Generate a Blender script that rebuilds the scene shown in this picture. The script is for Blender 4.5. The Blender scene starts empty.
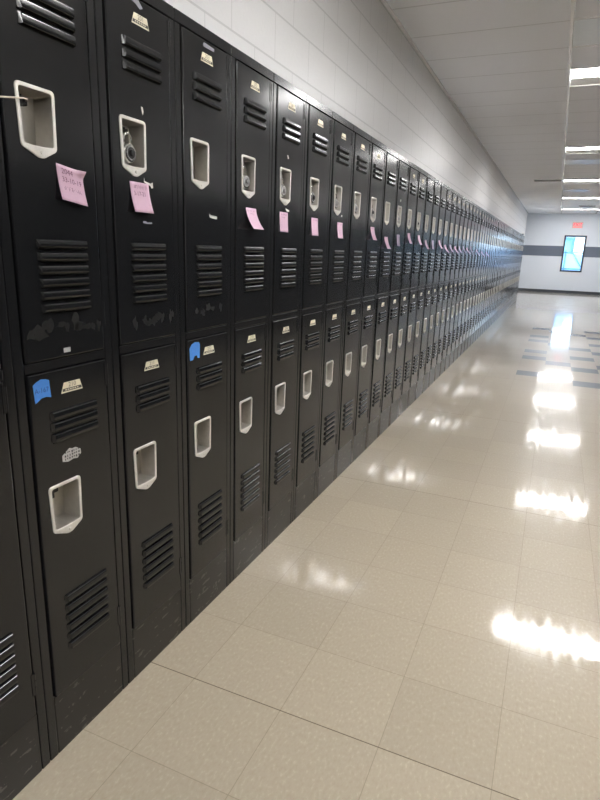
import bpy, bmesh, math, random
from mathutils import Vector, Matrix
random.seed(7)
S = bpy.context.scene
C = S.collection
TILE = 0.3048
PITCH, DW = 0.3116, 0.2517           # locker pitch, door width
START = -0.3926                      # door start (y) of the first whole column
DEPTH = 0.305                        # lockers stand this deep in front of the wall
ZC = 3.05                            # ceiling height
YE = 24.3                            # end wall
Y0 = -9.0                            # back wall behind the camera
XR = 3.36                            # right wall
XL, YL = 7.2, 18.9                   # unseen lobby on the right near the end, added to let in daylight
Z_LB, Z_UB, DH = 0.1804, 1.0735, 0.8655
Z_TOP = 1.976
NCOL = 62                            # columns 0 .. 61

# ------------------------------------------------------------------ materials
def new_mat(name):
    m = bpy.data.materials.new(name); m.use_nodes = True
    return m, m.node_tree.nodes, m.node_tree.links, m.node_tree.nodes['Principled BSDF']
def simple(name, col, rough=0.5, metal=0.0, emit=None, estr=0.0, noise=0.0, nscale=40.0, bump=0.0, spec=0.5):
    m, N, L, b = new_mat(name)
    b.inputs['Roughness'].default_value = rough
    b.inputs['Metallic'].default_value = metal
    b.inputs['Specular IOR Level'].default_value = spec
    tc = N.new('ShaderNodeTexCoord'); nz = N.new('ShaderNodeTexNoise')
    nz.inputs['Scale'].default_value = nscale; nz.inputs['Detail'].default_value = 3
    L.new(tc.outputs['Object'], nz.inputs['Vector'])
    mx = N.new('ShaderNodeMix'); mx.data_type = 'RGBA'
    a = [c*(1-noise) for c in col]; z = [min(1, c*(1+noise)) for c in col]
    mx.inputs[6].default_value = (*a, 1); mx.inputs[7].default_value = (*z, 1)
    L.new(nz.outputs['Fac'], mx.inputs[0]); L.new(mx.outputs[2], b.inputs['Base Color'])
    if bump:
        bp = N.new('ShaderNodeBump'); bp.inputs['Strength'].default_value = bump; bp.inputs['Distance'].default_value = 0.002
        L.new(nz.outputs['Fac'], bp.inputs['Height']); L.new(bp.outputs['Normal'], b.inputs['Normal'])
    if emit:
        b.inputs['Emission Color'].default_value = (*emit, 1); b.inputs['Emission Strength'].default_value = estr
    return m
def mth(N, L, op, a, b=None, c=None):
    n = N.new('ShaderNodeMath'); n.operation = op
    for k, v in enumerate((a, b, c)):
        if v is None: continue
        if isinstance(v, (int, float)): n.inputs[k].default_value = v
        else: L.new(v, n.inputs[k])
    return n.outputs[0]
def line_mask(N, L, coord, period, offset, half):
    """1 on thin lines at offset + k*period"""
    u = mth(N, L, 'SUBTRACT', coord, offset - period*1000.5)
    u = mth(N, L, 'MODULO', u, period)
    u = mth(N, L, 'ABSOLUTE', mth(N, L, 'SUBTRACT', u, period/2))
    return mth(N, L, 'LESS_THAN', u, half)

def enamel(name, col, rough, wave, scuff=False):
    m, N, L, b = new_mat(name)
    tc = N.new('ShaderNodeTexCoord'); geo = N.new('ShaderNodeNewGeometry')
    b.inputs['Roughness'].default_value = rough
    b.inputs['IOR'].default_value = 1.5
    n1 = N.new('ShaderNodeTexNoise'); n1.inputs['Scale'].default_value = 3.2; n1.inputs['Detail'].default_value = 1.0
    L.new(geo.outputs['Position'], n1.inputs['Vector'])
    b1 = N.new('ShaderNodeBump'); b1.inputs['Strength'].default_value = wave; b1.inputs['Distance'].default_value = 0.02
    L.new(n1.outputs['Fac'], b1.inputs['Height'])
    L.new(b1.outputs['Normal'], b.inputs['Normal'])
    base = N.new('ShaderNodeMix'); base.data_type = 'RGBA'
    base.inputs[6].default_value = (*[c*0.9 for c in col], 1); base.inputs[7].default_value = (*[c*1.1 for c in col], 1)
    L.new(n1.outputs['Fac'], base.inputs[0])
    out = base.outputs[2]
    if scuff:      # pale shoe scuffs running along the base panels
        mp = N.new('ShaderNodeMapping'); mp.inputs['Scale'].default_value = (1, 7, 46)
        L.new(geo.outputs['Position'], mp.inputs['Vector'])
        n3 = N.new('ShaderNodeTexNoise'); n3.inputs['Scale'].default_value = 1.6; n3.inputs['Detail'].default_value = 6
        L.new(mp.outputs[0], n3.inputs['Vector'])
        n4 = N.new('ShaderNodeTexNoise'); n4.inputs['Scale'].default_value = 45; n4.inputs['Detail'].default_value = 4
        L.new(geo.outputs['Position'], n4.inputs['Vector'])
        s = mth(N, L, 'MULTIPLY', mth(N, L, 'GREATER_THAN', n3.outputs['Fac'], 0.60), mth(N, L, 'GREATER_THAN', n4.outputs['Fac'], 0.5))
        s = mth(N, L, 'MULTIPLY', s, 0.55)
        mm = N.new('ShaderNodeMix'); mm.data_type = 'RGBA'
        L.new(s, mm.inputs[0]); L.new(out, mm.inputs[6]); mm.inputs[7].default_value = (0.16, 0.155, 0.145, 1)
        out = mm.outputs[2]
    L.new(out, b.inputs['Base Color'])
    return m

M = {}
M['door'] = enamel('black_enamel_door', (0.0100, 0.0106, 0.0120), 0.17, 0.16)
M['frame'] = enamel('black_enamel_frame', (0.0100, 0.0106, 0.0120), 0.20, 0.06)
M['base'] = enamel('scuffed_black_base', (0.014, 0.0135, 0.013), 0.30, 0.06, True)
M['void'] = simple('dark_gap', (0.004, 0.004, 0.004), 0.9)
M['steel'] = simple('brushed_steel', (0.52, 0.50, 0.46), 0.36, 0.85, noise=0.12, nscale=60, bump=0.15)
M['rim'] = simple('satin_steel_rim', (0.74, 0.72, 0.68), 0.45, 0.5, noise=0.06, nscale=80)
M['latch'] = simple('dark_latch', (0.012, 0.012, 0.012), 0.5)
M['zinc'] = simple('zinc_hasp', (0.55, 0.52, 0.46), 0.35, 1.0, noise=0.1)
M['plate'] = simple('cream_plate', (0.70, 0.65, 0.49), 0.45, noise=0.06)
M['plateink'] = simple('plate_ink', (0.10, 0.085, 0.05), 0.6)
M['plateband'] = simple('plate_band', (0.055, 0.05, 0.04), 0.55)
M['pink'] = simple('pink_paper', (0.615, 0.415, 0.530), 0.8, noise=0.04, nscale=90)
M['lilac'] = simple('lilac_paper', (0.42, 0.34, 0.46), 0.8, noise=0.04, nscale=90)
M['ink'] = simple('pencil_ink', (0.16, 0.07, 0.12), 0.8)
M['blue'] = simple('blue_masking_tape', (0.055, 0.22, 0.62), 0.75, noise=0.12, nscale=200, bump=0.2)
M['blueink'] = simple('blue_pen', (0.012, 0.05, 0.22), 0.7)
M['white'] = simple('white_scrap', (0.62, 0.61, 0.57), 0.6, noise=0.1)
M['silver'] = simple('silver_sticker', (0.55, 0.55, 0.55), 0.35, 0.4, noise=0.25, nscale=300)
M['greyscrap'] = simple('grey_scrap', (0.22, 0.22, 0.25), 0.5, noise=0.2)
M['smudge'] = simple('dull_residue', (0.0155, 0.016, 0.0165), 0.45, noise=0.4, nscale=60, spec=0.2)
M['chrome'] = simple('padlock_steel', (0.66, 0.65, 0.63), 0.25, 1.0, noise=0.08)
M['dial'] = simple('black_dial', (0.008, 0.008, 0.009), 0.3)
M['greydial'] = simple('grey_dial', (0.35, 0.35, 0.35), 0.35, 0.6)
M['mark'] = simple('dial_marks', (0.75, 0.75, 0.75), 0.5)
M['cord'] = simple('pale_cord', (0.70, 0.62, 0.52), 0.6)
M['lightmetal'] = simple('white_enamel_metal', (0.75, 0.75, 0.73), 0.4)
M['rail'] = simple('white_rail', (0.93, 0.94, 0.96), 0.22)
M['lens'] = simple('fluorescent_lens', (0.85, 0.85, 0.85), 0.4, emit=(1.0, 0.985, 0.975), estr=39.0)
M['lensnear'] = simple('fluorescent_lens_near', (0.85, 0.85, 0.85), 0.4, emit=(1.0, 0.985, 0.965), estr=43.0)
M['offlens'] = simple('unlit_blue_grey_panel', (0.84, 0.90, 0.96), 0.35, noise=0.05)
M['grille'] = simple('grey_grille', (0.17, 0.17, 0.18), 0.5)
M['rubber'] = simple('dark_rubber_base', (0.035, 0.042, 0.055), 0.45)
M['winframe'] = simple('dark_bronze_frame', (0.028, 0.034, 0.045), 0.4)
M['exitbody'] = simple('exit_housing', (0.55, 0.48, 0.48), 0.5)
M['exitred'] = simple('exit_letters', (0.6, 0.03, 0.04), 0.5, emit=(1.0, 0.035, 0.06), estr=0.9)
M['concrete'] = simple('outdoor_concrete', (0.40, 0.47, 0.55), 0.8, noise=0.1, nscale=2)
M['palewall'] = simple('pale_outdoor_render', (0.62, 0.68, 0.72), 0.8, noise=0.04, nscale=2)
M['teal'] = simple('teal_cladding', (0.36, 0.74, 0.68), 0.6, noise=0.05)
M['gate'] = simple('blue_grey_gate', (0.16, 0.30, 0.50), 0.5)
M['gatepanel'] = simple('light_blue_gate_panel', (0.55, 0.74, 0.88), 0.6, noise=0.05)
g, N, L, b = new_mat('window_glass')
N.remove(b); gl = N.new('ShaderNodeBsdfTransparent'); gs = N.new('ShaderNodeBsdfGlossy'); mxs = N.new('ShaderNodeMixShader'); fr = N.new('ShaderNodeFresnel')
gs.inputs['Roughness'].default_value = 0.02; gl.inputs['Color'].default_value = (0.93, 0.97, 0.98, 1)
L.new(fr.outputs[0], mxs.inputs[0]); L.new(gl.outputs[0], mxs.inputs[1]); L.new(gs.outputs[0], mxs.inputs[2])
L.new(mxs.outputs[0], N['Material Output'].inputs['Surface']); M['glass'] = g

# floor: waxed vinyl composition tile, flecked, with a blue-grey accent field
def floor_mat():
    m, N, L, b = new_mat('waxed_vinyl_tile')
    geo = N.new('ShaderNodeNewGeometry'); sep = N.new('ShaderNodeSeparateXYZ'); L.new(geo.outputs['Position'], sep.inputs[0])
    X, Y = sep.outputs[0], sep.outputs[1]
    OX = 0.1685
    ci = mth(N, L, 'FLOOR', mth(N, L, 'DIVIDE', mth(N, L, 'SUBTRACT', X, OX), TILE))
    ri = mth(N, L, 'FLOOR', mth(N, L, 'DIVIDE', Y, TILE))
    cmb = N.new('ShaderNodeCombineXYZ'); L.new(ci, cmb.inputs[0]); L.new(ri, cmb.inputs[1])
    wn = N.new('ShaderNodeTexWhiteNoise'); wn.noise_dimensions = '2D'; L.new(cmb.outputs[0], wn.inputs['Vector'])
    # flecks run one way in a tile and are turned in the next
    fl = N.new('ShaderNodeTexNoise'); fl.inputs['Scale'].default_value = 1.0; fl.inputs['Detail'].default_value = 3
    mp = N.new('ShaderNodeMapping'); mp.inputs['Scale'].default_value = (115, 60, 60)
    L.new(geo.outputs['Position'], mp.inputs['Vector']); L.new(mp.outputs[0], fl.inputs['Vector'])
    cr = N.new('ShaderNodeValToRGB')
    e = cr.color_ramp.elements
    e[0].position = 0.30; e[0].color = (0.380, 0.325, 0.248, 1)
    e[1].position = 0.72; e[1].color = (0.470, 0.410, 0.320, 1)
    k = e.new(0.46); k.color = (0.400, 0.346, 0.268, 1)
    k = e.new(0.58); k.color = (0.410, 0.356, 0.277, 1)
    L.new(fl.outputs['Fac'], cr.inputs[0])
    tint = N.new('ShaderNodeMix'); tint.data_type = 'RGBA'; tint.blend_type = 'MULTIPLY'; tint.inputs[0].default_value = 1
    tv = mth(N, L, 'MULTIPLY_ADD', wn.outputs['Value'], 0.07, 0.95)
    cb = N.new('ShaderNodeCombineColor')
    for i in range(3): L.new(tv, cb.inputs[i])
    L.new(cr.outputs[0], tint.inputs[6]); L.new(cb.outputs[0], tint.inputs[7])
    col = tint.outputs[2]
    # accent tiles
    pats = {2: [19, 23, 25, 29, 31, 35], 3: [22, 28, 34], 4: [18, 21, 24, 27, 33],
            5: [19, 22, 26, 29, 32, 35], 6: [18, 24, 28, 33], 7: [20, 23, 26, 31, 35], 8: [19, 25, 29, 34]}
    acc = None
    for c, rows in pats.items():
        cm = mth(N, L, 'COMPARE', ci, c, 0.2)
        rs = None
        for r in rows:
            q = mth(N, L, 'COMPARE', ri, r, 0.2)
            rs = q if rs is None else mth(N, L, 'ADD', rs, q)
        q = mth(N, L, 'MULTIPLY', cm, rs)
        acc = q if acc is None else mth(N, L, 'ADD', acc, q)
    mx = N.new('ShaderNodeMix'); mx.data_type = 'RGBA'
    L.new(acc, mx.inputs[0]); L.new(col, mx.inputs[6]); mx.inputs[7].default_value = (0.085, 0.10, 0.13, 1)
    # seams
    sx = line_mask(N, L, X, TILE, OX, 0.0011); sy = line_mask(N, L, Y, TILE, 0, 0.0012)
    sy2 = line_mask(N, L, Y, TILE*6, 0, 0.0016)
    seam = mth(N, L, 'MAXIMUM', mth(N, L, 'MULTIPLY', mth(N, L, 'MAXIMUM', sx, sy), 0.34), mth(N, L, 'MULTIPLY', sy2, 0.85))
    m2 = N.new('ShaderNodeMix'); m2.data_type = 'RGBA'
    L.new(seam, m2.inputs[0]); L.new(mx.outputs[2], m2.inputs[6]); m2.inputs[7].default_value = (0.10, 0.075, 0.05, 1)
    L.new(m2.outputs[2], b.inputs['Base Color'])
    b.inputs['Roughness'].default_value = 0.35
    b.inputs['Specular IOR Level'].default_value = 0.15
    b.inputs['Coat Weight'].default_value = 1.0; b.inputs['Coat Roughness'].default_value = 0.085; b.inputs['Coat IOR'].default_value = 1.30
    n1 = N.new('ShaderNodeTexNoise'); n1.inputs['Scale'].default_value = 7; n1.inputs['Detail'].default_value = 2
    L.new(geo.outputs['Position'], n1.inputs['Vector'])
    mp2 = N.new('ShaderNodeMapping'); mp2.inputs['Scale'].default_value = (130, 16, 1); mp2.inputs['Rotation'].default_value = (0, 0, 0.5)
    L.new(geo.outputs['Position'], mp2.inputs['Vector'])
    n2 = N.new('ShaderNodeTexNoise'); n2.inputs['Scale'].default_value = 1; n2.inputs['Detail'].default_value = 2
    L.new(mp2.outputs[0], n2.inputs['Vector'])
    b1 = N.new('ShaderNodeBump'); b1.inputs['Strength'].default_value = 0.06; b1.inputs['Distance'].default_value = 0.004
    L.new(n1.outputs['Fac'], b1.inputs['Height'])
    b2 = N.new('ShaderNodeBump'); b2.inputs['Strength'].default_value = 0.10; b2.inputs['Distance'].default_value = 0.0006
    L.new(n2.outputs['Fac'], b2.inputs['Height']); L.new(b1.outputs['Normal'], b2.inputs['Normal'])
    L.new(b2.outputs['Normal'], b.inputs['Coat Normal'])
    mp3 = N.new('ShaderNodeMapping'); mp3.inputs['Scale'].default_value = (38, 5, 1); mp3.inputs['Rotation'].default_value = (0, 0, 0.9)
    L.new(geo.outputs['Position'], mp3.inputs['Vector'])
    n3 = N.new('ShaderNodeTexNoise'); n3.inputs['Scale'].default_value = 1; n3.inputs['Detail'].default_value = 4
    L.new(mp3.outputs[0], n3.inputs['Vector'])
    rr = N.new('ShaderNodeMapRange'); rr.inputs[1].default_value = 0.38; rr.inputs[2].default_value = 0.66; rr.inputs[3].default_value = 0.03; rr.inputs[4].default_value = 0.13
    L.new(n3.outputs['Fac'], rr.inputs[0]); L.new(rr.outputs[0], b.inputs['Coat Roughness'])
    return m
def block_mat(name, col, along):
    m, N, L, b = new_mat(name)
    geo = N.new('ShaderNodeNewGeometry'); sep = N.new('ShaderNodeSeparateXYZ'); L.new(geo.outputs['Position'], sep.inputs[0])
    H = sep.outputs[1] if along == 'y' else sep.outputs[0]; Z = sep.outputs[2]
    CH, BW = 0.2032, 0.4064
    Z0 = 2.211 - CH*20
    row = mth(N, L, 'FLOOR', mth(N, L, 'DIVIDE', mth(N, L, 'SUBTRACT', Z, Z0), CH))
    odd = mth(N, L, 'MODULO', row, 2.0)
    h = mth(N, L, 'ADD', H, mth(N, L, 'MULTIPLY', odd, BW/2))
    lz = line_mask(N, L, Z, CH, Z0, 0.0045); lh = line_mask(N, L, h, BW, 1.035, 0.0032)
    ln = mth(N, L, 'MAXIMUM', lz, mth(N, L, 'MULTIPLY', lh, 0.8))
    nz = N.new('ShaderNodeTexNoise'); nz.inputs['Scale'].default_value = 60; nz.inputs['Detail'].default_value = 4
    L.new(geo.outputs['Position'], nz.inputs['Vector'])
    mx = N.new('ShaderNodeMix'); mx.data_type = 'RGBA'
    mx.inputs[6].default_value = (*col, 1); mx.inputs[7].default_value = (*[c*0.74 for c in col], 1)
    L.new(mth(N, L, 'MULTIPLY', ln, 0.9), mx.inputs[0]); L.new(mx.outputs[2], b.inputs['Base Color'])
    b.inputs['Roughness'].default_value = 0.34
    hgt = mth(N, L, 'SUBTRACT', mth(N, L, 'MULTIPLY', nz.outputs['Fac'], 0.5), mth(N, L, 'MULTIPLY', ln, 0.8))
    bp = N.new('ShaderNodeBump'); bp.inputs['Strength'].default_value = 0.9; bp.inputs['Distance'].default_value = 0.005
    L.new(hgt, bp.inputs['Height']); L.new(bp.outputs['Normal'], b.inputs['Normal'])
    return m
def end_wall_mat():
    m, N, L, b = new_mat('painted_end_wall')
    geo = N.new('ShaderNodeNewGeometry'); sep = N.new('ShaderNodeSeparateXYZ'); L.new(geo.outputs['Position'], sep.inputs[0])
    Z = sep.outputs[2]
    s = mth(N, L, 'MULTIPLY', mth(N, L, 'GREATER_THAN', Z, 1.415), mth(N, L, 'LESS_THAN', Z, 1.81))
    mx = N.new('ShaderNodeMix'); mx.data_type = 'RGBA'
    mx.inputs[6].default_value = (0.63, 0.665, 0.72, 1); mx.inputs[7].default_value = (0.105, 0.125, 0.165, 1)
    L.new(s, mx.inputs[0]); L.new(mx.outputs[2], b.inputs['Base Color']); b.inputs['Roughness'].default_value = 0.45
    nz = N.new('ShaderNodeTexNoise'); nz.inputs['Scale'].default_value = 120
    bp = N.new('ShaderNodeBump'); bp.inputs['Strength'].default_value = 0.15; bp.inputs['Distance'].default_value = 0.002
    L.new(geo.outputs['Position'], nz.inputs['Vector']); L.new(nz.outputs['Fac'], bp.inputs['Height']); L.new(bp.outputs['Normal'], b.inputs['Normal'])
    return m
def ceiling_mat():
    m, N, L, b = new_mat('acoustic_ceiling_tile')
    geo = N.new('ShaderNodeNewGeometry'); sep = N.new('ShaderNodeSeparateXYZ'); L.new(geo.outputs['Position'], sep.inputs[0])
    ln = line_mask(N, L, sep.outputs[1], 0.6096, 3.905, 0.009)
    nz = N.new('ShaderNodeTexNoise'); nz.inputs['Scale'].default_value = 70; nz.inputs['Detail'].default_value = 5
    L.new(geo.outputs['Position'], nz.inputs['Vector'])
    mx = N.new('ShaderNodeMix'); mx.data_type = 'RGBA'
    mx.inputs[6].default_value = (0.90, 0.925, 0.985, 1); mx.inputs[7].default_value = (0.72, 0.74, 0.785, 1)
    L.new(ln, mx.inputs[0]); L.new(mx.outputs[2], b.inputs['Base Color']); b.inputs['Roughness'].default_value = 0.75
    bp = N.new('ShaderNodeBump'); bp.inputs['Strength'].default_value = 0.2; bp.inputs['Distance'].default_value = 0.002
    L.new(nz.outputs['Fac'], bp.inputs['Height']); L.new(bp.outputs['Normal'], b.inputs['Normal'])
    return m
M['floor'] = floor_mat(); M['block'] = block_mat('painted_block', (0.66, 0.655, 0.655), 'y')
M['endwall'] = end_wall_mat(); M['ceil'] = ceiling_mat()

# ------------------------------------------------------------------ mesh helpers
def bx(bm, x0, x1, y0, y1, z0, z1, mi=0, bev=0.0):
    vs = [bm.verts.new(p) for p in ((x0,y0,z0),(x1,y0,z0),(x1,y1,z0),(x0,y1,z0),(x0,y0,z1),(x1,y0,z1),(x1,y1,z1),(x0,y1,z1))]
    fs = [bm.faces.new([vs[i] for i in q]) for q in ((3,2,1,0),(4,5,6,7),(0,1,5,4),(1,2,6,5),(2,3,7,6),(3,0,4,7))]
    for f in fs: f.material_index = mi
    if bev:
        es = list({e for f in fs for e in f.edges})
        r = bmesh.ops.bevel(bm, geom=es, offset=bev, segments=2, affect='EDGES', profile=0.5)
        for f in r['faces']: f.material_index = mi
def loft(bm, loops, mi=0, cap0=False, cap1=False, smooth=False):
    rows = [[bm.verts.new(p) for p in lp] for lp in loops]
    n = len(rows[0])
    for a, b_ in zip(rows, rows[1:]):
        for i in range(n):
            f = bm.faces.new((a[i], a[(i+1) % n], b_[(i+1) % n], b_[i])); f.material_index = mi; f.smooth = smooth
    if cap0: f = bm.faces.new(rows[0][::-1]); f.material_index = mi
    if cap1: f = bm.faces.new(rows[-1]); f.material_index = mi
def disc_x(bm, x0, x1, cy, cz, r, mi=0, n=20, r1=None):
    r1 = r if r1 is None else r1
    A = [(math.cos(2*math.pi*i/n), math.sin(2*math.pi*i/n)) for i in range(n)]
    loft(bm, [[(x0, cy+r*a, cz+r*b_) for a, b_ in A], [(x1, cy+r1*a, cz+r1*b_) for a, b_ in A]], mi, True, True)
def tube(bm, pts, r, mi=0, n=8):
    pts = [Vector(p) for p in pts]; loops = []
    for i, p in enumerate(pts):
        d = (pts[min(i+1, len(pts)-1)] - pts[max(i-1, 0)]).normalized()
        a = d.orthogonal().normalized() if i == 0 else (a - d*a.dot(d)).normalized()
        c = d.cross(a)
        loops.append([p + a*r*math.cos(2*math.pi*k/n) + c*r*math.sin(2*math.pi*k/n) for k in range(n)])
    loft(bm, loops, mi, True, True, True)
def mesh_of(name, bm, mats):
    bmesh.ops.recalc_face_normals(bm, faces=bm.faces[:])
    me = bpy.data.meshes.new(name); bm.to_mesh(me); bm.free()
    for m in (mats if isinstance(mats, (list, tuple)) else [mats]): me.materials.append(M[m])
    return me
def put(name, me, parent=None, loc=(0,0,0)):
    o = bpy.data.objects.new(name, me); C.objects.link(o); o.location = loc
    if parent: o.parent = parent
    return o
def tag(o, label=None, cat=None, group=None, kind=None):
    if label: o['label'] = label
    if cat: o['category'] = cat
    if group: o['group'] = group
    if kind: o['kind'] = kind
    return o
def empty(name, loc, label, cat, group=None):
    o = bpy.data.objects.new(name, None); C.objects.link(o); o.location = loc; o.empty_display_size = 0.05
    return tag(o, label, cat, group)
def struct(name, bm, mats): return tag(put(name, mesh_of(name, bm, mats)), kind='structure')

# text as flat outlines: list of (verts2d, faces)
def text_mesh(s, size):
    cu = bpy.data.curves.new('txt', 'FONT'); cu.body = s; cu.size = size; cu.align_x = 'CENTER'; cu.align_y = 'CENTER'
    cu.resolution_u = 2
    o = bpy.data.objects.new('txt', cu); C.objects.link(o)
    me = bpy.data.meshes.new_from_object(o.evaluated_get(bpy.context.evaluated_depsgraph_get()))
    r = ([(v.co.x, v.co.y) for v in me.vertices], [tuple(p.vertices) for p in me.polygons])
    bpy.data.objects.remove(o); bpy.data.curves.remove(cu); bpy.data.meshes.remove(me)
    return r
def add_text(bm, s, size, fn, mi=0):
    vs, fs = text_mesh(s, size)
    bv = [bm.verts.new(fn(x, y)) for x, y in vs]
    for f in fs:
        try: q = bm.faces.new([bv[i] for i in f]); q.material_index = mi
        except ValueError: pass

# ------------------------------------------------------------------ setting
bm = bmesh.new(); bx(bm, -DEPTH-0.15, XL+0.15, Y0-0.15, YE+0.25, -0.12, 0.0); struct('floor', bm, 'floor')
bm = bmesh.new(); bx(bm, -DEPTH-0.15, -DEPTH, Y0, YE+0.25, 0, ZC+0.25); struct('wall_left', bm, 'block')

bm = bmesh.new(); bx(bm, XR, XR+0.15, Y0, YL, 0, ZC+0.25); bx(bm, XR+0.15, XL+0.15, YL-0.15, YL, 0, ZC+0.25); struct('wall_right', bm, 'block')
bm = bmesh.new()
bx(bm, XL, XL+0.15, YL, YE+0.25, 0, 1.0); bx(bm, XL, XL+0.15, YL, YE+0.25, 2.2, ZC+0.25); bx(bm, XL, XL+0.15, YL, YL+0.3, 1.0, 2.2); bx(bm, XL, XL+0.15, YE-0.3, YE+0.25, 1.0, 2.2)
struct('wall_added_lobby', bm, 'endwall')  # wall of the added lobby, holds its daylight window
bm = bmesh.new()
for q in range(5): yq = YL+0.3+(YE-YL-0.6-0.06)*q/4; bx(bm, XL+0.02, XL+0.1, yq, yq+0.06, 1.0, 2.2)
bx(bm, XL+0.02, XL+0.1, YL+0.3, YE-0.3, 1.0, 1.06); bx(bm, XL+0.02, XL+0.1, YL+0.3, YE-0.3, 2.14, 2.2)
w2 = struct('added_lobby_window', bm, 'winframe')  # window out of view, added as a daylight source for the far end
bm = bmesh.new(); bx(bm, XL+0.055, XL+0.061, YL+0.3, YE-0.3, 1.06, 2.14); put('pane', mesh_of('added_lobby_pane', bm, 'glass'), w2)
bm = bmesh.new(); bx(bm, -DEPTH-0.15, XR+0.15, Y0-0.15, Y0, 0, ZC+0.25); struct('wall_back', bm, 'block')
# plain dark block standing in for unseen right-hand lockers, added for their reflections
bm = bmesh.new(); bx(bm, XR-0.305, XR, Y0, 18.7, 0, Z_TOP, 0, 0.004); struct('trim_5', bm, 'frame')
# end wall with the window opening
WX0, WX1, WZ0, WZ1 = 1.163, 1.958, 0.83, 2.222
bm = bmesh.new()
bx(bm, -DEPTH, WX0, YE, YE+0.2, 0, ZC+0.25); bx(bm, WX1, XL, YE, YE+0.2, 0, ZC+0.25)
bx(bm, WX0, WX1, YE, YE+0.2, 0, WZ0); bx(bm, WX0, WX1, YE, YE+0.2, WZ1, ZC+0.25)
struct('wall_end', bm, 'endwall')
bm = bmesh.new(); bx(bm, -DEPTH, XL, YE-0.012, YE, 0, 0.105, 0, 0.003); struct('baseboard_end', bm, 'rubber')
bm = bmesh.new(); f = 0.062
bx(bm, WX0, WX0+f, YE-0.02, YE+0.1, WZ0, WZ1, 0, 0.004); bx(bm, WX1-f, WX1, YE-0.02, YE+0.1, WZ0, WZ1, 0, 0.004)
bx(bm, WX0+f, WX1-f, YE-0.02, YE+0.1, WZ0, WZ0+f, 0, 0.004); bx(bm, WX0+f, WX1-f, YE-0.02, YE+0.1, WZ1-f, WZ1, 0, 0.004)
w = struct('window_1', bm, 'winframe')
bm = bmesh.new(); bx(bm, WX0+f, WX1-f, YE+0.035, YE+0.041, WZ0+f, WZ1-f); put('pane', mesh_of('pane', bm, 'glass'), w)

# ceiling with openings for the recessed lights
LY = [5.445 + 4.255*k for k in range(-3, 5)]           # middles of the lit troffers
LX0, LX1, LW = 0.935, 2.125, 0.295
OFFS = [(4.19, 0.935, 2.125), (10.96, 0.935, 2.125), (15.96, 0.935, 1.53)]
bm = bmesh.new()
bx(bm, -DEPTH, LX0, Y0, YE, ZC, ZC+0.02); bx(bm, LX1, XR, Y0, YE, ZC, ZC+0.02)
ys = Y0
for y in LY:
    bx(bm, LX0, LX1, ys, y-LW, ZC, ZC+0.02); ys = y+LW
bx(bm, LX0, LX1, ys, YE, ZC, ZC+0.02)
bx(bm, -DEPTH, XR, Y0, YE, ZC+0.2, ZC+0.22); bx(bm, XR, XL, YL, YE, ZC, ZC+0.02)
struct('ceiling', bm, 'ceil')
for i, x in enumerate((0.922, 2.138)):
    bm = bmesh.new(); bx(bm, x-0.0125, x+0.0125, Y0, YE, ZC-0.026, ZC+0.012, 0, 0.002); struct('trim_%d' % (i+1), bm, 'rail')
bm = bmesh.new(); bx(bm, -DEPTH, -DEPTH+0.022, Y0, YE, ZC-0.016, ZC, 0, 0.002); struct('trim_3', bm, 'rail')
bm = bmesh.new(); bx(bm, -DEPTH, XL, YE-0.022, YE, ZC-0.016, ZC, 0, 0.002); struct('trim_4', bm, 'rail')

names_l = {3: 'nearest to the camera in view', 4: 'second in view from the camera', 5: 'third in view from the camera', 6: 'fourth in view from the camera', 7: 'last one before the end wall'}
for k, y in enumerate(LY):
    lab = 'lit recessed fluorescent ceiling light, ' + names_l[k] if k in names_l else 'lit recessed fluorescent ceiling light behind the camera'
    t = empty('ceiling_light', (0, y, ZC), lab, 'ceiling light', 'recessed fluorescent lights along the corridor')
    a, c, d, LS = -LW, LW, 0.022, 0.085
    bm = bmesh.new(); th = 0.006
    bx(bm, LX0, LX0+th, a, c, -0.004, d); bx(bm, LX1-th, LX1, a, c, -0.004, d)
    bx(bm, LX0+th, LX1-th, a, a+th, -0.004, d); bx(bm, LX0+th, LX1-th, c-th, c, -0.004, d)
    bx(bm, LX0, LX1, a, c, d+0.008, d+0.02)
    loft(bm, [[(x, LS, 0.018), (x, LS, 0.024), (x, c-th, 0.006), (x, c-th, 0.0)] for x in (LX0+th, LX1-th)], 0, True, True)
    bx(bm, LX0-0.013, LX1+0.013, a-0.02, a, -0.006, -0.001); bx(bm, LX0-0.013, LX1+0.013, c, c+0.02, -0.006, -0.001)
    put('housing', mesh_of('light_housing', bm, 'lightmetal'), t)
    bm = bmesh.new(); bx(bm, LX0+th, LX1-th, a+th, LS, d, d+0.006)
    put('diffuser', mesh_of('light_diffuser', bm, 'lensnear' if k < 3 else 'lens'), t)
for (y, x0, x1), where in zip(OFFS, ('before the nearest lit light', 'just past the second lit light', 'short one just past the third lit light')):
    t = empty('ceiling_panel', (0, y, ZC), 'unlit blue-grey ceiling panel ' + where, 'ceiling panel', 'unlit panels among the ceiling lights')
    bm = bmesh.new(); bx(bm, x0, x1, -0.30, 0.30, -0.004, -0.0008)
    put('panel', mesh_of('panel_sheet', bm, 'offlens'), t)
    bm = bmesh.new()
    bx(bm, x0-0.01, x1+0.01, -0.315, -0.30, -0.009, -0.0008); bx(bm, x0-0.01, x1+0.01, 0.30, 0.315, -0.009, -0.0008)
    put('edge_strip', mesh_of('panel_edge', bm, 'rail'), t)
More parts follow.
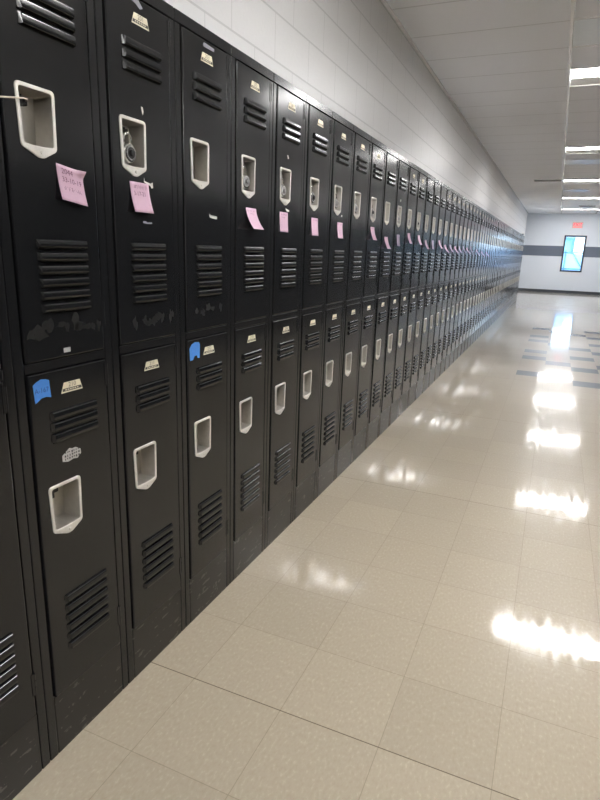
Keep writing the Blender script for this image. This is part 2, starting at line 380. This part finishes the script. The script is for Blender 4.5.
def vent(x0, x1, y0, y1, label, pale=True):
    t = empty('ceiling_vent', ((x0+x1)/2, (y0+y1)/2, ZC), label, 'vent', 'air grilles in the ceiling')
    hx, hy = (x1-x0)/2, (y1-y0)/2
    bm = bmesh.new(); bx(bm, -hx, hx, -hy, hy, -0.003, -0.0008); put('backing', mesh_of('vent_backing', bm, 'void'), t)
    bm = bmesh.new()
    for s in range(7):
        yy = -hy + 2*hy*(s+0.5)/7; bx(bm, -hx+0.012, hx-0.012, yy-0.013, yy+0.013, -0.012, -0.0035)
    put('slats', mesh_of('vent_slats', bm, 'grille'), t)
    bm = bmesh.new(); q = 0.014
    bx(bm, -hx, -hx+q, -hy, hy, -0.014, -0.003); bx(bm, hx-q, hx, -hy, hy, -0.014, -0.003)
    bx(bm, -hx+q, hx-q, -hy, -hy+q, -0.014, -0.003); bx(bm, -hx+q, hx-q, hy-q, hy, -0.014, -0.003)
    put('frame', mesh_of('vent_frame', bm, 'rail'), t)
vent(0.31, 0.905, 13.42, 13.80, 'grey slatted air grille in the ceiling left of the lights')
vent(1.45, 1.95, 20.6, 21.0, 'small dark air grille in the ceiling near the end wall')

# exit sign on the end wall
t = empty('exit_sign', (1.57, YE, 2.615), 'red lettered exit sign on the end wall above the window', 'exit sign')
bm = bmesh.new(); bx(bm, -0.19, 0.19, -0.045, -0.001, -0.115, 0.115, 0, 0.006); put('housing', mesh_of('exit_housing', bm, 'exitbody'), t)
bm = bmesh.new(); add_text(bm, 'EXIT', 0.185, lambda x, y: (x*0.86, -0.0465, y)); 
bmesh.ops.solidify(bm, geom=bm.faces[:], thickness=0.001)
put('lettering', mesh_of('exit_lettering', bm, 'exitred'), t)
bm = bmesh.new(); bx(bm, -0.17, 0.17, -0.049, -0.0455, -0.108, -0.094); put('light_bar', mesh_of('exit_bar', bm, 'exitred'), t)

# outdoors beyond the window
bm = bmesh.new(); bx(bm, -12, 16, YE+0.3, 60, -0.25, -0.12); tag(put('ground_outside', mesh_of('outdoor_ground', bm, 'concrete')), kind='structure')
t = empty('outdoor_building', (0, 33.5, -0.12), 'pale teal clad building seen through the end window', 'building')
bm = bmesh.new(); bx(bm, -2.5, 1.66, 0, 4, 0, 2.42); put('wall', mesh_of('outdoor_wall', bm, 'teal'), t)
bm = bmesh.new(); bx(bm, -2.6, 1.76, -0.15, 4.1, 2.42, 2.56); bx(bm, 1.60, 1.74, -0.1, 0.1, 0, 2.42); put('roof_edge', mesh_of('outdoor_eave', bm, 'gate'), t)
t = empty('gate', (0, 29.5, -0.12), 'light blue gate with a diagonal brace outside the end window', 'gate')
bm = bmesh.new(); bx(bm, -0.6, 3.4, 0.03, 0.06, 0.25, 1.68); put('panel', mesh_of('gate_panel', bm, 'gatepanel'), t)
bm = bmesh.new()
for z in (0.95, 1.70): bx(bm, -0.6, 3.4, -0.02, 0.03, z, z+0.07)
for x in (-0.6, 1.30, 2.15, 3.33): bx(bm, x, x+0.07, -0.02, 0.03, 0, 1.85)
put('rails', mesh_of('gate_rails', bm, 'gate'), t)
bm = bmesh.new(); tube(bm, [(1.66, 0.0, 1.70), (2.16, 0.0, 0.95)], 0.025); put('brace', mesh_of('gate_brace', bm, 'gate'), t)

# ------------------------------------------------------------------ locker meshes (local: x out of the row, y along, z up; door origin at its lower left corner)
XF = 0.004
def door_mesh():
    bm = bmesh.new()
    W, H, c = DW-0.003, DH, 0.003
    us = [0.0020+c, 0.0390, 0.1265, W-c]; zs = [c, 0.4625, 0.5745, H-c]
    v = {(i, j): bm.verts.new((XF, us[i], zs[j])) for i in range(4) for j in range(4)}
    for i in range(3):
        for j in range(3):
            if (i, j) != (1, 1): bm.faces.new((v[i,j], v[i+1,j], v[i+1,j+1], v[i,j+1]))
    ring = [v[i,0] for i in range(4)] + [v[3,j] for j in (1,2,3)] + [v[i,3] for i in (2,1,0)] + [v[0,j] for j in (2,1)]
    def grow(r, d, x):
        o = []
        for q in r:
            y, z = q.co.y, q.co.z
            y += -d if abs(y-us[0]) < 1e-5 else (d if abs(y-us[3]) < 1e-5 else 0)
            z += -d if abs(z-zs[0]) < 1e-5 else (d if abs(z-zs[3]) < 1e-5 else 0)
            o.append((x, y, z))
        return [bm.verts.new(p) for p in o]
    r1 = grow(ring, c*0.7, XF-0.0008); r2 = grow(ring, c, XF-0.003); r3 = grow(ring, c, -0.016)
    n = len(ring)
    for a, b_ in ((ring, r1), (r1, r2), (r2, r3)):
        for k in range(n): bm.faces.new((a[k], a[(k+1) % n], b_[(k+1) % n], b_[k]))
    # pressed louvers
    def louver(u0, u1, zt, h):
        prof = [(0.0, 0.0)]
        for q in range(7):
            a = math.radians(80 - q*13); prof.append((.0022+.0050*math.cos(a), -.0050+.0050*math.sin(a)))
        prof += [(.0080, -h*.55), (.0084, -h+.0015), (.0072, -h), (0.0, -h)]
        def row(e0): return [(XF+dx, u0+e0*min(1, dx/.006), u1-e0*min(1, dx/.006), zt+dz) for dx, dz in prof]
        rr_ = row(.005)
        A = [bm.verts.new((x, a, z)) for x, a, b_, z in rr_]; B = [bm.verts.new((x, b_, z)) for x, a, b_, z in rr_]
        for q in range(len(prof)-1):
            f = bm.faces.new((A[q], B[q], B[q+1], A[q+1])); f.smooth = 0 < q < len(prof)-3
        for side in (0, 1):
            E_ = [bm.verts.new((x, (a, b_)[side], z)) for x, a, b_, z in rr_]
            bm.faces.new(E_ if side else E_[::-1])
        # dark slot under the lip
        bx(bm, XF, XF+0.0012, u0+0.004, u1-0.004, zt-h-0.0035, zt-h, 1)
    for k in range(3): louver(0.055, 0.2075, 0.7665-0.0275*k, 0.0205)
    for k in range(6): louver(0.055, 0.2065, 0.2715-0.0285*k, 0.0175)
    return mesh_of('locker_door', bm, ['door', 'void'])
def rounded(corners, rad, k=5):
    out = []
    n = len(corners)
    for i in range(n):
        p = Vector(corners[i]); a = Vector(corners[i-1]); b_ = Vector(corners[(i+1) % n])
        r = rad[i]
        A = p + (a-p).normalized()*r; B = p + (b_-p).normalized()*r
        for s in range(k):
            t_ = s/(k-1); out.append(tuple(A*(1-t_)**2 + p*2*t_*(1-t_) + B*t_**2))
    return out
def cup_mesh():
    bm = bmesh.new()
    O = rounded([(.0305,.5825),(.1340,.5825),(.1310,.460),(.094,.4410),(.079,.4410),(.0355,.460)], [.012,.012,.007,.005,.005,.007])
    O2 = rounded([(.0313,.5817),(.1332,.5817),(.1302,.4605),(.0937,.4420),(.0793,.4420),(.0363,.4605)], [.012,.012,.007,.005,.005,.007])
    I1 = rounded([(.0378,.5752),(.1267,.5752),(.1240,.4655),(.099,.4635),(.076,.4635),(.0424,.4655)], [.008,.008,.005,.002,.002,.005])
    I2 = rounded([(.0388,.5742),(.1257,.5742),(.1230,.4665),(.099,.4645),(.076,.4645),(.0434,.4665)], [.008,.008,.005,.002,.002,.005])
    B = rounded([(.0410,.5700),(.1190,.5700),(.1170,.4720),(.098,.4715),(.077,.4715),(.0450,.4720)], [.004,.004,.004,.002,.002,.004])
    def L_(pts, x): return [(x, u, z) for u, z in pts]
    loft(bm, [L_(O, XF-0.001), L_(O, XF+.0025), L_(O2, XF+.0036), L_(I1, XF+.0036), L_(I2, XF+.002)], 0, smooth=False)
    loft(bm, [L_(I2, XF+.002), L_(B, -0.040)], 1, cap1=True, smooth=False)
    disc_x(bm, XF+.0034, XF+.0058, .0865, .4520, .0042, 0, 12, .0028)       # rivet on the tongue
    for z in (.552, .522, .492): disc_x(bm, -0.0405, -0.0380, .055, z, .0042, 0, 10)
    return mesh_of('recessed_handle', bm, ['rim', 'steel'])
def latch_mesh():
    bm = bmesh.new()
    bx(bm, -.0395, -.014, .0440, .0660, .5400, .5640, 0, .002)
    bx(bm, -.0395, -.026, .066, .090, .546, .5640, 0, .002)
    bx(bm, -.0385, -.027, .070, .0735, .520, .548, 1)
    return mesh_of('lift_latch', bm, ['latch', 'zinc'])
def hasp_mesh():
    bm = bmesh.new()
    bx(bm, -.034, -.020, .054, .070, .512, .545, 0, .001); bx(bm, -.034, -.006, .078, .081, .512, .556, 0, .001)
    return mesh_of('padlock_hasp', bm, ['zinc'])
def hinge_mesh():
    bm = bmesh.new()
    bx(bm, XF-.004, XF+.0012, DW-.0085, DW-.0015, 0, .062)
    for q in range(3):
        z0 = .003 + q*.0195
        A = [(math.cos(2*math.pi*i/10)*.0032, math.sin(2*math.pi*i/10)*.0032) for i in range(10)]
        loft(bm, [[(XF-.0005+a, DW+.001+b_, z0) for a, b_ in A], [(XF-.0005+a, DW+.001+b_, z0+.018) for a, b_ in A]], 0, True, True)
    return mesh_of('door_hinge', bm, 'frame')
def plate_mesh(txt):
    bm = bmesh.new()
    P = [(.1035,.8305),(.1545,.8305),(.1625,.8050),(.0935,.8050)]
    loft(bm, [[(XF, u, z) for u, z in P], [(XF+.0011, u, z) for u, z in P]], 0, True, True)
    q = [(.0985,.8155),(.1575,.8155),(.1592,.8085),(.0968,.8085)]
    loft(bm, [[(XF+.0011, u, z) for u, z in q], [(XF+.0014, u, z) for u, z in q]], 2, True, True)
    for k in range(6):
        u = .1060+.0075*k; bx(bm, XF+.0014, XF+.0016, u, u+.0045, .8105, .8135, 0)
    if txt: add_text(bm, txt, .0165, lambda x, y: (XF+.0013, .1290+x, .8230+y), 1)
    return mesh_of('number_plate', bm, ['plate', 'plateink', 'plateband'])
def frame_mesh():
    """one two-tier body: side stiles, rails, back, sides and top"""
    bm = bmesh.new()
    a, z = -0.0297, PITCH-0.0297-0.0014
    bx(bm, -.016, 0, a, -.0030, 0, Z_TOP-.0335, 0, .0030)          # left stile
    bx(bm, -.016, 0, DW+.0024, z, 0, Z_TOP-.0335, 0, .0030)        # right stile
    bx(bm, -.016, 0.001, a, z, Z_TOP-.0335, Z_TOP, 0, .003)         # top rail
    bx(bm, -.016, 0, -.002, DW+.002, Z_LB+DH+.002, Z_UB-.002, 0, .002)   # middle rail
    bx(bm, -.052, -.050, a, z, .002, Z_TOP-.004, 1)                 # dark shadow behind the door gaps
    bx(bm, -DEPTH+.003, -.06, a, z, 0.002, Z_TOP-.004)              # carcase
    bx(bm, -.06, -.0195, a, a+.001, .002, Z_TOP-.004); bx(bm, -.06, -.0195, z-.001, z, .002, Z_TOP-.004)
    bx(bm, -DEPTH+.003, -.016, a, z, Z_TOP-.0035, Z_TOP-.0005)
    return mesh_of('locker_frame', bm, ['frame', 'void'])
def base_mesh():
    bm = bmesh.new(); bx(bm, -.016, -.0008, -.0012, DW+.0012, 0, Z_LB-.0022, 0, .0018)
    return mesh_of('locker_base', bm, 'base')
ME = dict(door=door_mesh(), cup=cup_mesh(), latch=latch_mesh(), hasp=hasp_mesh(), hinge=hinge_mesh(), frame=frame_mesh(), base=base_mesh(), plate=plate_mesh(None))

ONES = ['zeroth','first','second','third','fourth','fifth','sixth','seventh','eighth','ninth','tenth','eleventh','twelfth','thirteenth','fourteenth','fifteenth','sixteenth','seventeenth','eighteenth','nineteenth']
TENS = {2: 'twent', 3: 'thirt', 4: 'fort', 5: 'fift', 6: 'sixt'}
def ordinal(n):
    if n < 20: return ONES[n]
    t_, u = divmod(n, 10)
    return TENS[t_] + ('ieth' if u == 0 else 'y-' + ONES[u])
NOTES = {1: (.127, 1.511, .011, .12), 2: (.062, 1.501, .014, .15), 4: (.068, 1.482, .034, .1), 5: (.038, 1.487, .004, .0), 6: (.062, 1.484, .006, .0), 7: (.093, 1.482, .008, .0),
         9: (.050, 1.487, .022, .1), 10: (.060, 1.440, .026, .3), 11: (.060, 1.465, .010, .0), 12: (.062, 1.487, .024, .1), 13: (.100, 1.484, .026, .1),
         14: (.070, 1.455, .030, .2), 15: (.060, 1.46, .012, .0), 16: (.065, 1.468, .034, .2), 17: (.085, 1.433, .045, .3), 18: (.07, 1.44, .04, .2), 19: (.08, 1.43, .045, .2), 20: (.06, 1.44, .035, .1),
         21: (.07, 1.44, .04, .2), 22: (.07, 1.43, .05, .3), 23: (.08, 1.45, .03, .1), 25: (.08, 1.42, .05, .2), 27: (.08, 1.40, .055, .3), 29: (.08, 1.40, .05, .2)}
LOCKS = [2, 4, 5, 6, 7, 8, 9, 11, 12, 13, 14, 16, 17]
PLATES_L = {1: '210', 2: '211', 3: '212', 4: '213', 5: '214'}
PLATES_U = {2: '201', 3: '203', 4: '205', 5: '206'}
UP_NOPLATE = {0, 1, 10, 11, 14, 15, 16}
def col_label(i):
    if i == 0: return 'black two-tier steel locker column cut off by the left edge of the photo'
    ex = []
    if i == 1: ex = ['blue tape on lower door']
    elif i == 2: ex = ['black dial padlock in upper handle']
    elif i == 3: ex = ['blue tape on lower door']
    elif i in NOTES: ex = ['pink note on upper door']
    where = ('%s whole column from the left' % ordinal(i)) if i <= 31 else ('%s column from the far end of the row' % ordinal(NCOL-i)) if i < NCOL-1 else 'last column at the far end of the row'
    return ', '.join(['black two-tier locker, ' + where] + ex)
SC = {}
for i in range(NCOL):
    y = START + (i-1)*PITCH
    t = empty('locker', (0, y, 0), col_label(i), 'locker', 'row of black two-tier lockers along the left wall')
    put('frame', ME['frame'], t)
    bp = put('base_panel', ME['base'], t); bp['label'] = 'scuffed base panel at the floor'
    for up in (0, 1):
        dz = Z_UB if up else Z_LB
        d = put('door', ME['door'], t, (0, 0, dz)); d['label'] = 'upper locker door with louvers' if up else 'lower locker door with louvers'
        rr = random.Random(i*2+up); k_ = 1 if i >= (24 if up else 4) else 0; d.rotation_euler = (0, k_*rr.uniform(-.004, .004), k_*rr.uniform(-.006, .006))
        h = put('handle', ME['cup'], d); h['label'] = 'recessed steel handle cup'
        if i < 40:
            put('latch', ME['latch'], d)
            put('hinge', ME['hinge'], d, (0, 0, .795)); put('hinge', ME['hinge'], d, (0, 0, .060))
        if i < 31 and not (up and i in UP_NOPLATE):
            tx = (PLATES_U if up else PLATES_L).get(i)
            p = put('number_plate', plate_mesh(tx) if tx else ME['plate'], d); p['label'] = 'cream number plate'
        if up and i in LOCKS: put('hasp', ME['hasp'], d)
    SC[i] = t

# dull residue left on the near upper doors (marks of torn-off tape)
def blob(bm, cu, cz, w, h, n=14, x=XF, seed=0, jag=.3):
    r = random.Random(seed)
    pts = []
    for k in range(n):
        a = 2*math.pi*k/n; q = 1 + r.uniform(-jag, jag)
        pts.append((cu + math.cos(a)*w/2*q, cz + math.sin(a)*h/2*q))
    loft(bm, [[(x, u, z) for u, z in pts], [(x+.0003, u, z) for u, z in pts]], 0, False, True)
def residue(i, blobs):
    d = [c for c in SC[i].children if c.name.startswith('door') and c.location.z > 1][0]
    for k, (u, z, w, h) in enumerate(blobs):
        bm = bmesh.new(); blob(bm, u, z-Z_UB, w, h, n=11, seed=i*31+k, jag=.45)
        put('tape_residue', mesh_of('tape_residue', bm, 'smudge'), d)
residue(1, [(.020,1.136,.030,.020),(.045,1.139,.045,.030),(.072,1.152,.030,.030),(.112,1.150,.026,.012),(.128,1.143,.012,.018),(.155,1.150,.020,.040),(.170,1.140,.030,.020),(.195,1.138,.024,.018),(.213,1.137,.018,.020),(.233,1.138,.014,.026)])
residue(2, [(.062,1.128,.016,.034),(.105,1.130,.020,.026),(.128,1.124,.030,.018),(.150,1.128,.026,.026),(.170,1.140,.030,.022),(.188,1.130,.016,.026),(.225,1.132,.012,.034),(.238,1.140,.012,.020)])
residue(3, [(.055,1.135,.018,.024),(.095,1.132,.026,.022),(.125,1.140,.030,.026),(.155,1.136,.020,.018),(.205,1.138,.020,.024)])

# blue tape pieces
def strip(name, i, pts, mat, label, cat, text=None, x0=XF, th=.0006, group=None, tsize=.018, ink='blueink', bend=0):
    us = [p[0] for p in pts]; zs = [p[1] for p in pts]; cu, cz = sum(us)/len(us), sum(zs)/len(zs)
    bm = bmesh.new()
    loft(bm, [[(0, u-cu, z-cz) for u, z in pts], [(th+bend*max(0, (cz-z)/.03), u-cu, z-cz) for u, z in pts]], 0, True, True)
    o = put(name, mesh_of(name, bm, mat), None, (x0, START+(i-1)*PITCH+cu, cz)); tag(o, label, cat, group)
    if text:
        bm = bmesh.new(); add_text(bm, text, tsize, lambda x, y: (th+.0003, x, y)); q = put('writing', mesh_of('tape_writing', bm, ink), o)
    return o
strip('tape_piece', 1, [(.0125,1.021),(.022,1.027),(.036,1.032),(.050,1.030),(.0595,1.026),(.0625,.984),(.048,.988),(.034,.987),(.020,.979),(.0155,.978)], 'blue', 'blue masking tape reading A-167 on the first whole lower door', 'tape', 'A-167', group='blue masking tape pieces', tsize=.0165)
strip('tape_piece', 3, [(.012,1.018),(.024,1.030),(.044,1.036),(.066,1.033),(.072,1.024),(.070,.980),(.058,.981),(.054,.991),(.040,.990),(.030,.978),(.014,.978)], 'blue', 'blank blue masking tape on the third whole lower door', 'tape', group='blue masking tape pieces')
# stickers and scraps
r = random.Random(5)
bm = bmesh.new()
P = [(-.030,.006),(-.018,.013),(-.006,.020),(.004,.016),(.014,.017),(.030,.008),(.031,-.004),(.018,-.014),(.006,-.011),(-.012,-.014),(-.030,-.009)]
loft(bm, [[(0, u, z) for u, z in P], [(.0006, u, z) for u, z in P]], 0, True, True)
for rz in (.009, .001, -.007):
    for k in range(7):
        u = -.022+.0072*k+r.uniform(-.001, .001); bx(bm, .0006, .0009, u, u+r.uniform(.002, .0045), rz+r.uniform(-.002, .001), rz+.0035, 1)
tag(put('sticker', mesh_of('silver_sticker', bm, ['silver', 'latch']), None, (XF, START+.112, .823)), 'torn silver sticker with dark marks above the first lower handle', 'sticker')
strip('sticker', 1, [(.111,1.0945),(.132,1.0945),(.132,1.0835),(.111,1.0835)], 'silver', 'tiny silver sticker at the bottom of the first whole upper door', 'sticker')
bm = bmesh.new()
strip('tape_scrap', 2, [(.122,1.516),(.1235,1.507),(.150,1.503),(.158,1.507),(.160,1.493),(.153,1.491),(.148,1.497),(.128,1.502),(.121,1.504)], 'white', 'torn clear white tape scrap above the second pink note', 'tape', x0=XF+.0002)
strip('tape_scrap', 2, [(.112,1.402),(.124,1.403),(.128,1.400),(.150,1.401),(.150,1.397),(.128,1.396),(.112,1.398)], 'greyscrap', 'thin pale scratchlike scrap below the second pink note', 'tape')
strip('tape_scrap', 2, [(.119,1.691),(.126,1.690),(.129,1.680),(.126,1.671),(.123,1.678)], 'white', 'small white fleck above the second upper handle', 'tape')
strip('tape_scrap', 2, [(.085,1.934),(.124,1.936),(.140,1.922),(.128,1.917),(.112,1.925),(.092,1.928)], 'greyscrap', 'torn grey label remnant atop the second upper door', 'tape')
strip('tape_scrap', 3, [(.108,1.925),(.112,1.932),(.170,1.930),(.170,1.921),(.110,1.920)], 'greyscrap', 'torn grey label strip atop the third upper door', 'tape')
strip('tape_scrap', 3, [(.136,1.444),(.143,1.440),(.182,1.438),(.182,1.429),(.150,1.431),(.138,1.433)], 'white', 'short white tape scrap below the third upper handle', 'tape')
strip('tape_scrap', 5, [(.096,1.708),(.106,1.708),(.112,1.697),(.104,1.694)], 'white', 'white fleck above the fifth upper handle', 'tape')
strip('tape_scrap', 5, [(.092,1.503),(.128,1.498),(.128,1.492),(.104,1.492)], 'white', 'pale tape scrap above the fifth pink note', 'tape')
strip('tape_scrap', 7, [(.148,1.521),(.162,1.521),(.162,1.511),(.148,1.511)], 'white', 'white fleck above the pink note of the seventh locker', 'tape')
strip('tape_scrap', 11, [(.09,1.70),(.11,1.70),(.11,1.685),(.09,1.685)], 'white', 'white fleck above the eleventh upper handle', 'tape')

# pink sticky notes: stuck along the top, curling out at the bottom
def note(i, u, ztop, curl, skew):
    W = .078; H = .079
    def surf(a, t_):       # a 0..1 across, t 0..1 down
        fold = max(0, a-.72)*max(0, .22-t_)*(1.0 if i == 1 else 0.0)
        return (.0006 + curl*t_**1.7*(1-.25*skew*(1-a)) + fold*.22, a*W + skew*.016*t_**1.5, -H*t_*(1-.10*curl/.05*t_) + (-.010*a if i == 1 else 0) )
    bm = bmesh.new(); n, k = 8, 10
    g_ = [[bm.verts.new(surf(a/n, b_/k)) for a in range(n+1)] for b_ in range(k+1)]
    for b_ in range(k):
        for a in range(n):
            f = bm.faces.new((g_[b_][a], g_[b_+1][a], g_[b_+1][a+1], g_[b_][a+1])); f.smooth = True
    bmesh.ops.recalc_face_normals(bm, faces=bm.faces[:])
    if sum(f.normal.x for f in bm.faces) < 0: bmesh.ops.reverse_faces(bm, faces=bm.faces[:])
    bmesh.ops.solidify(bm, geom=bm.faces[:], thickness=.00025)
    lil = i in (11, 15, 18, 20, 21, 23)
    words = 'curled far out from the door' if curl > .03 else 'lying almost flat' if curl < .012 else 'curled at the bottom'
    o = put('sticky_note', mesh_of('sticky_note', bm, 'lilac' if lil else 'pink'), None, (XF, START+(i-1)*PITCH+u, ztop))
    tag(o, '%s sticky note %s, upper door of the %s whole locker' % ('lilac' if lil else 'pink', words, ordinal(i)), 'sticky note', 'pink sticky notes on the upper lockers')
    if i > 9: return
    bm = bmesh.new()
    def on(x, y):          # note plane -> surface, x,y in metres from the note's upper left
        p = Vector(surf(x/W, -y/H)); return (p.x+.0009, p.y, p.z)
    def scribble(x0, x1, y, h, seed):
        rr = random.Random(seed); x = x0
        while x < x1:
            for q in range(2):
                a = (x, y+rr.uniform(-h, h)*.5); c = (x+rr.uniform(.001, .004), y+rr.uniform(-h, h)*.5); w_ = .0005
                vs = [bm.verts.new(on(*p)) for p in ((a[0]-w_, a[1]), (a[0]+w_, a[1]), (c[0]+w_, c[1]), (c[0]-w_, c[1]))]
                bm.faces.new(vs)
            x += rr.uniform(.0035, .006)
    if i == 1:
        add_text(bm, '2044', .017, lambda x, y: on(.030+x, -.013+y)); add_text(bm, '33-10-19', .016, lambda x, y: on(.041+x, -.031+y)); scribble(.014, .062, -.050, .011, 3)
    elif i == 2:
        scribble(.010, .070, -.012, .012, 4); add_text(bm, '3-17-21', .016, lambda x, y: on(.036+x, -.030+y))
    else:
        scribble(.008, .066, -.010, .008, 10+i)
        if i in (4, 5): scribble(.022, .052, -.021, .008, 20+i)
    put('writing', mesh_of('note_writing', bm, 'ink'), o)
for i, a in NOTES.items(): note(i, *a)

# combination padlocks hanging inside the handle cups
def padlock_parts(kind):
    b1 = bmesh.new()
    n = 24; A = [(math.cos(2*math.pi*i/n), math.sin(2*math.pi*i/n)) for i in range(n)]
    R = .0238
    loft(b1, [[(x, r_*a, r_*b_) for a, b_ in A] for x, r_ in ((-.011, R*.9), (-.009, R), (.007, R), (.0095, R*.93), (.0098, R*.80))], 0, True, True, False)
    b2 = bmesh.new(); pts = []
    for k in range(13):
        a = math.pi*k/12; pts.append((0, .0135*math.cos(a), .034+.0135*math.sin(a)))
    tube(b2, [(0, .0135, .016)] + pts + [(0, -.0135, .016)], .0032)
    b3 = bmesh.new()
    loft(b3, [[(x, r_*a, r_*b_) for a, b_ in A] for x, r_ in ((.0096, .0190), (.0112, .0186), (.0118, .0090), (.0185, .0078), (.0190, .0066))], 0, True, True)
    for k in range(20):
        a = 2*math.pi*k/20; c, s = math.cos(a), math.sin(a); r0, r1, w_ = .0145, .0178, .0006 if k % 5 else .0011
        q = [(r0*c-w_*s, r0*s+w_*c), (r0*c+w_*s, r0*s-w_*c), (r1*c+w_*s, r1*s-w_*c), (r1*c-w_*s, r1*s+w_*c)]
        loft(b3, [[(.0108, y_, z_) for y_, z_ in q], [(.0122, y_, z_) for y_, z_ in q]], 1, True, True)
    return (mesh_of('padlock_body', b1, 'chrome'), mesh_of('padlock_shackle', b2, 'chrome'), mesh_of('padlock_dial', b3, [kind, 'mark']))
PB, PS, PD = padlock_parts('dial'); GB, GS, GD = padlock_parts('greydial')
for i in LOCKS:
    grey = i not in (2, 6, 9, 13)
    t = empty('padlock', (-.006, START+(i-1)*PITCH+.072, Z_UB+.4965), ('%s dial padlock hanging in the upper handle of the %s whole locker' % ('grey' if grey else 'black', ordinal(i))), 'padlock', 'dial padlocks on the upper doors')
    t.rotation_euler = (0.0, 0.0, random.Random(i).uniform(-.15, .0) if grey else 0)
    put('body', GB if grey else PB, t); put('shackle', GS if grey else PS, t); put('dial', GD if grey else PD, t)

# pale cord poking out of the first handle cup
bm = bmesh.new()
y1 = START
tube(bm, [(-.036, y1+.092, 1.6300), (-.010, y1+.075, 1.6290), (.012, y1+.045, 1.6235), (.06, y1-.035, 1.604), (.105, y1-.11, 1.586), (.15, y1-.19, 1.567)], .0017)
tag(put('cord', mesh_of('cord', bm, 'cord')), 'thin pale cord poking left out of the first whole upper handle', 'cord')
# small dark box on top of the lockers at the far end
bm = bmesh.new(); bx(bm, -.09, .09, -.07, .07, 0, .045, 0, .004); bx(bm, -.094, .094, -.074, .074, .045, .058, 0, .003)
tag(put('box', mesh_of('far_box', bm, 'frame'), None, (-.115, 18.30, Z_TOP)), 'small dark box on top of the lockers at the far end', 'box')

# ------------------------------------------------------------------ light, camera, world
wd = bpy.data.worlds.new('World'); S.world = wd; wd.use_nodes = True
N, L = wd.node_tree.nodes, wd.node_tree.links
bg = N['Background']; bg.inputs['Strength'].default_value = 4.2
tc = N.new('ShaderNodeTexCoord'); sp = N.new('ShaderNodeSeparateXYZ'); cr = N.new('ShaderNodeValToRGB')
L.new(tc.outputs['Generated'], sp.inputs[0]); L.new(sp.outputs[2], cr.inputs[0]); L.new(cr.outputs[0], bg.inputs[0])
cr.color_ramp.elements[0].color = (0.66, 0.82, 1.0, 1); cr.color_ramp.elements[1].color = (0.30, 0.55, 1.0, 1)

f, cx, cy, cz, yaw, pitch, roll = 572.7255, 1.0611, -1.3012, 1.3417, 0.4047, -0.2570, -0.0341
cam = bpy.data.cameras.new('Camera'); co = bpy.data.objects.new('Camera', cam); C.objects.link(co); S.camera = co
cam.sensor_width = 36; cam.lens = f*36/800; cam.clip_start = 0.02; cam.clip_end = 200
R = Matrix.Rotation(yaw, 3, 'Z') @ Matrix.Rotation(pitch, 3, 'X') @ Matrix.Rotation(roll, 3, 'Y')
right, fwd, up = R.col[0], R.col[1], R.col[2]
m = Matrix((right, up, -fwd)).transposed().to_4x4(); m.translation = (cx, cy, cz); co.matrix_world = m
S.view_settings.view_transform = 'Standard'; S.view_settings.look = 'None'
S.view_settings.gamma = 1; S.view_settings.use_curve_mapping = False; S.view_settings.exposure = 0.64
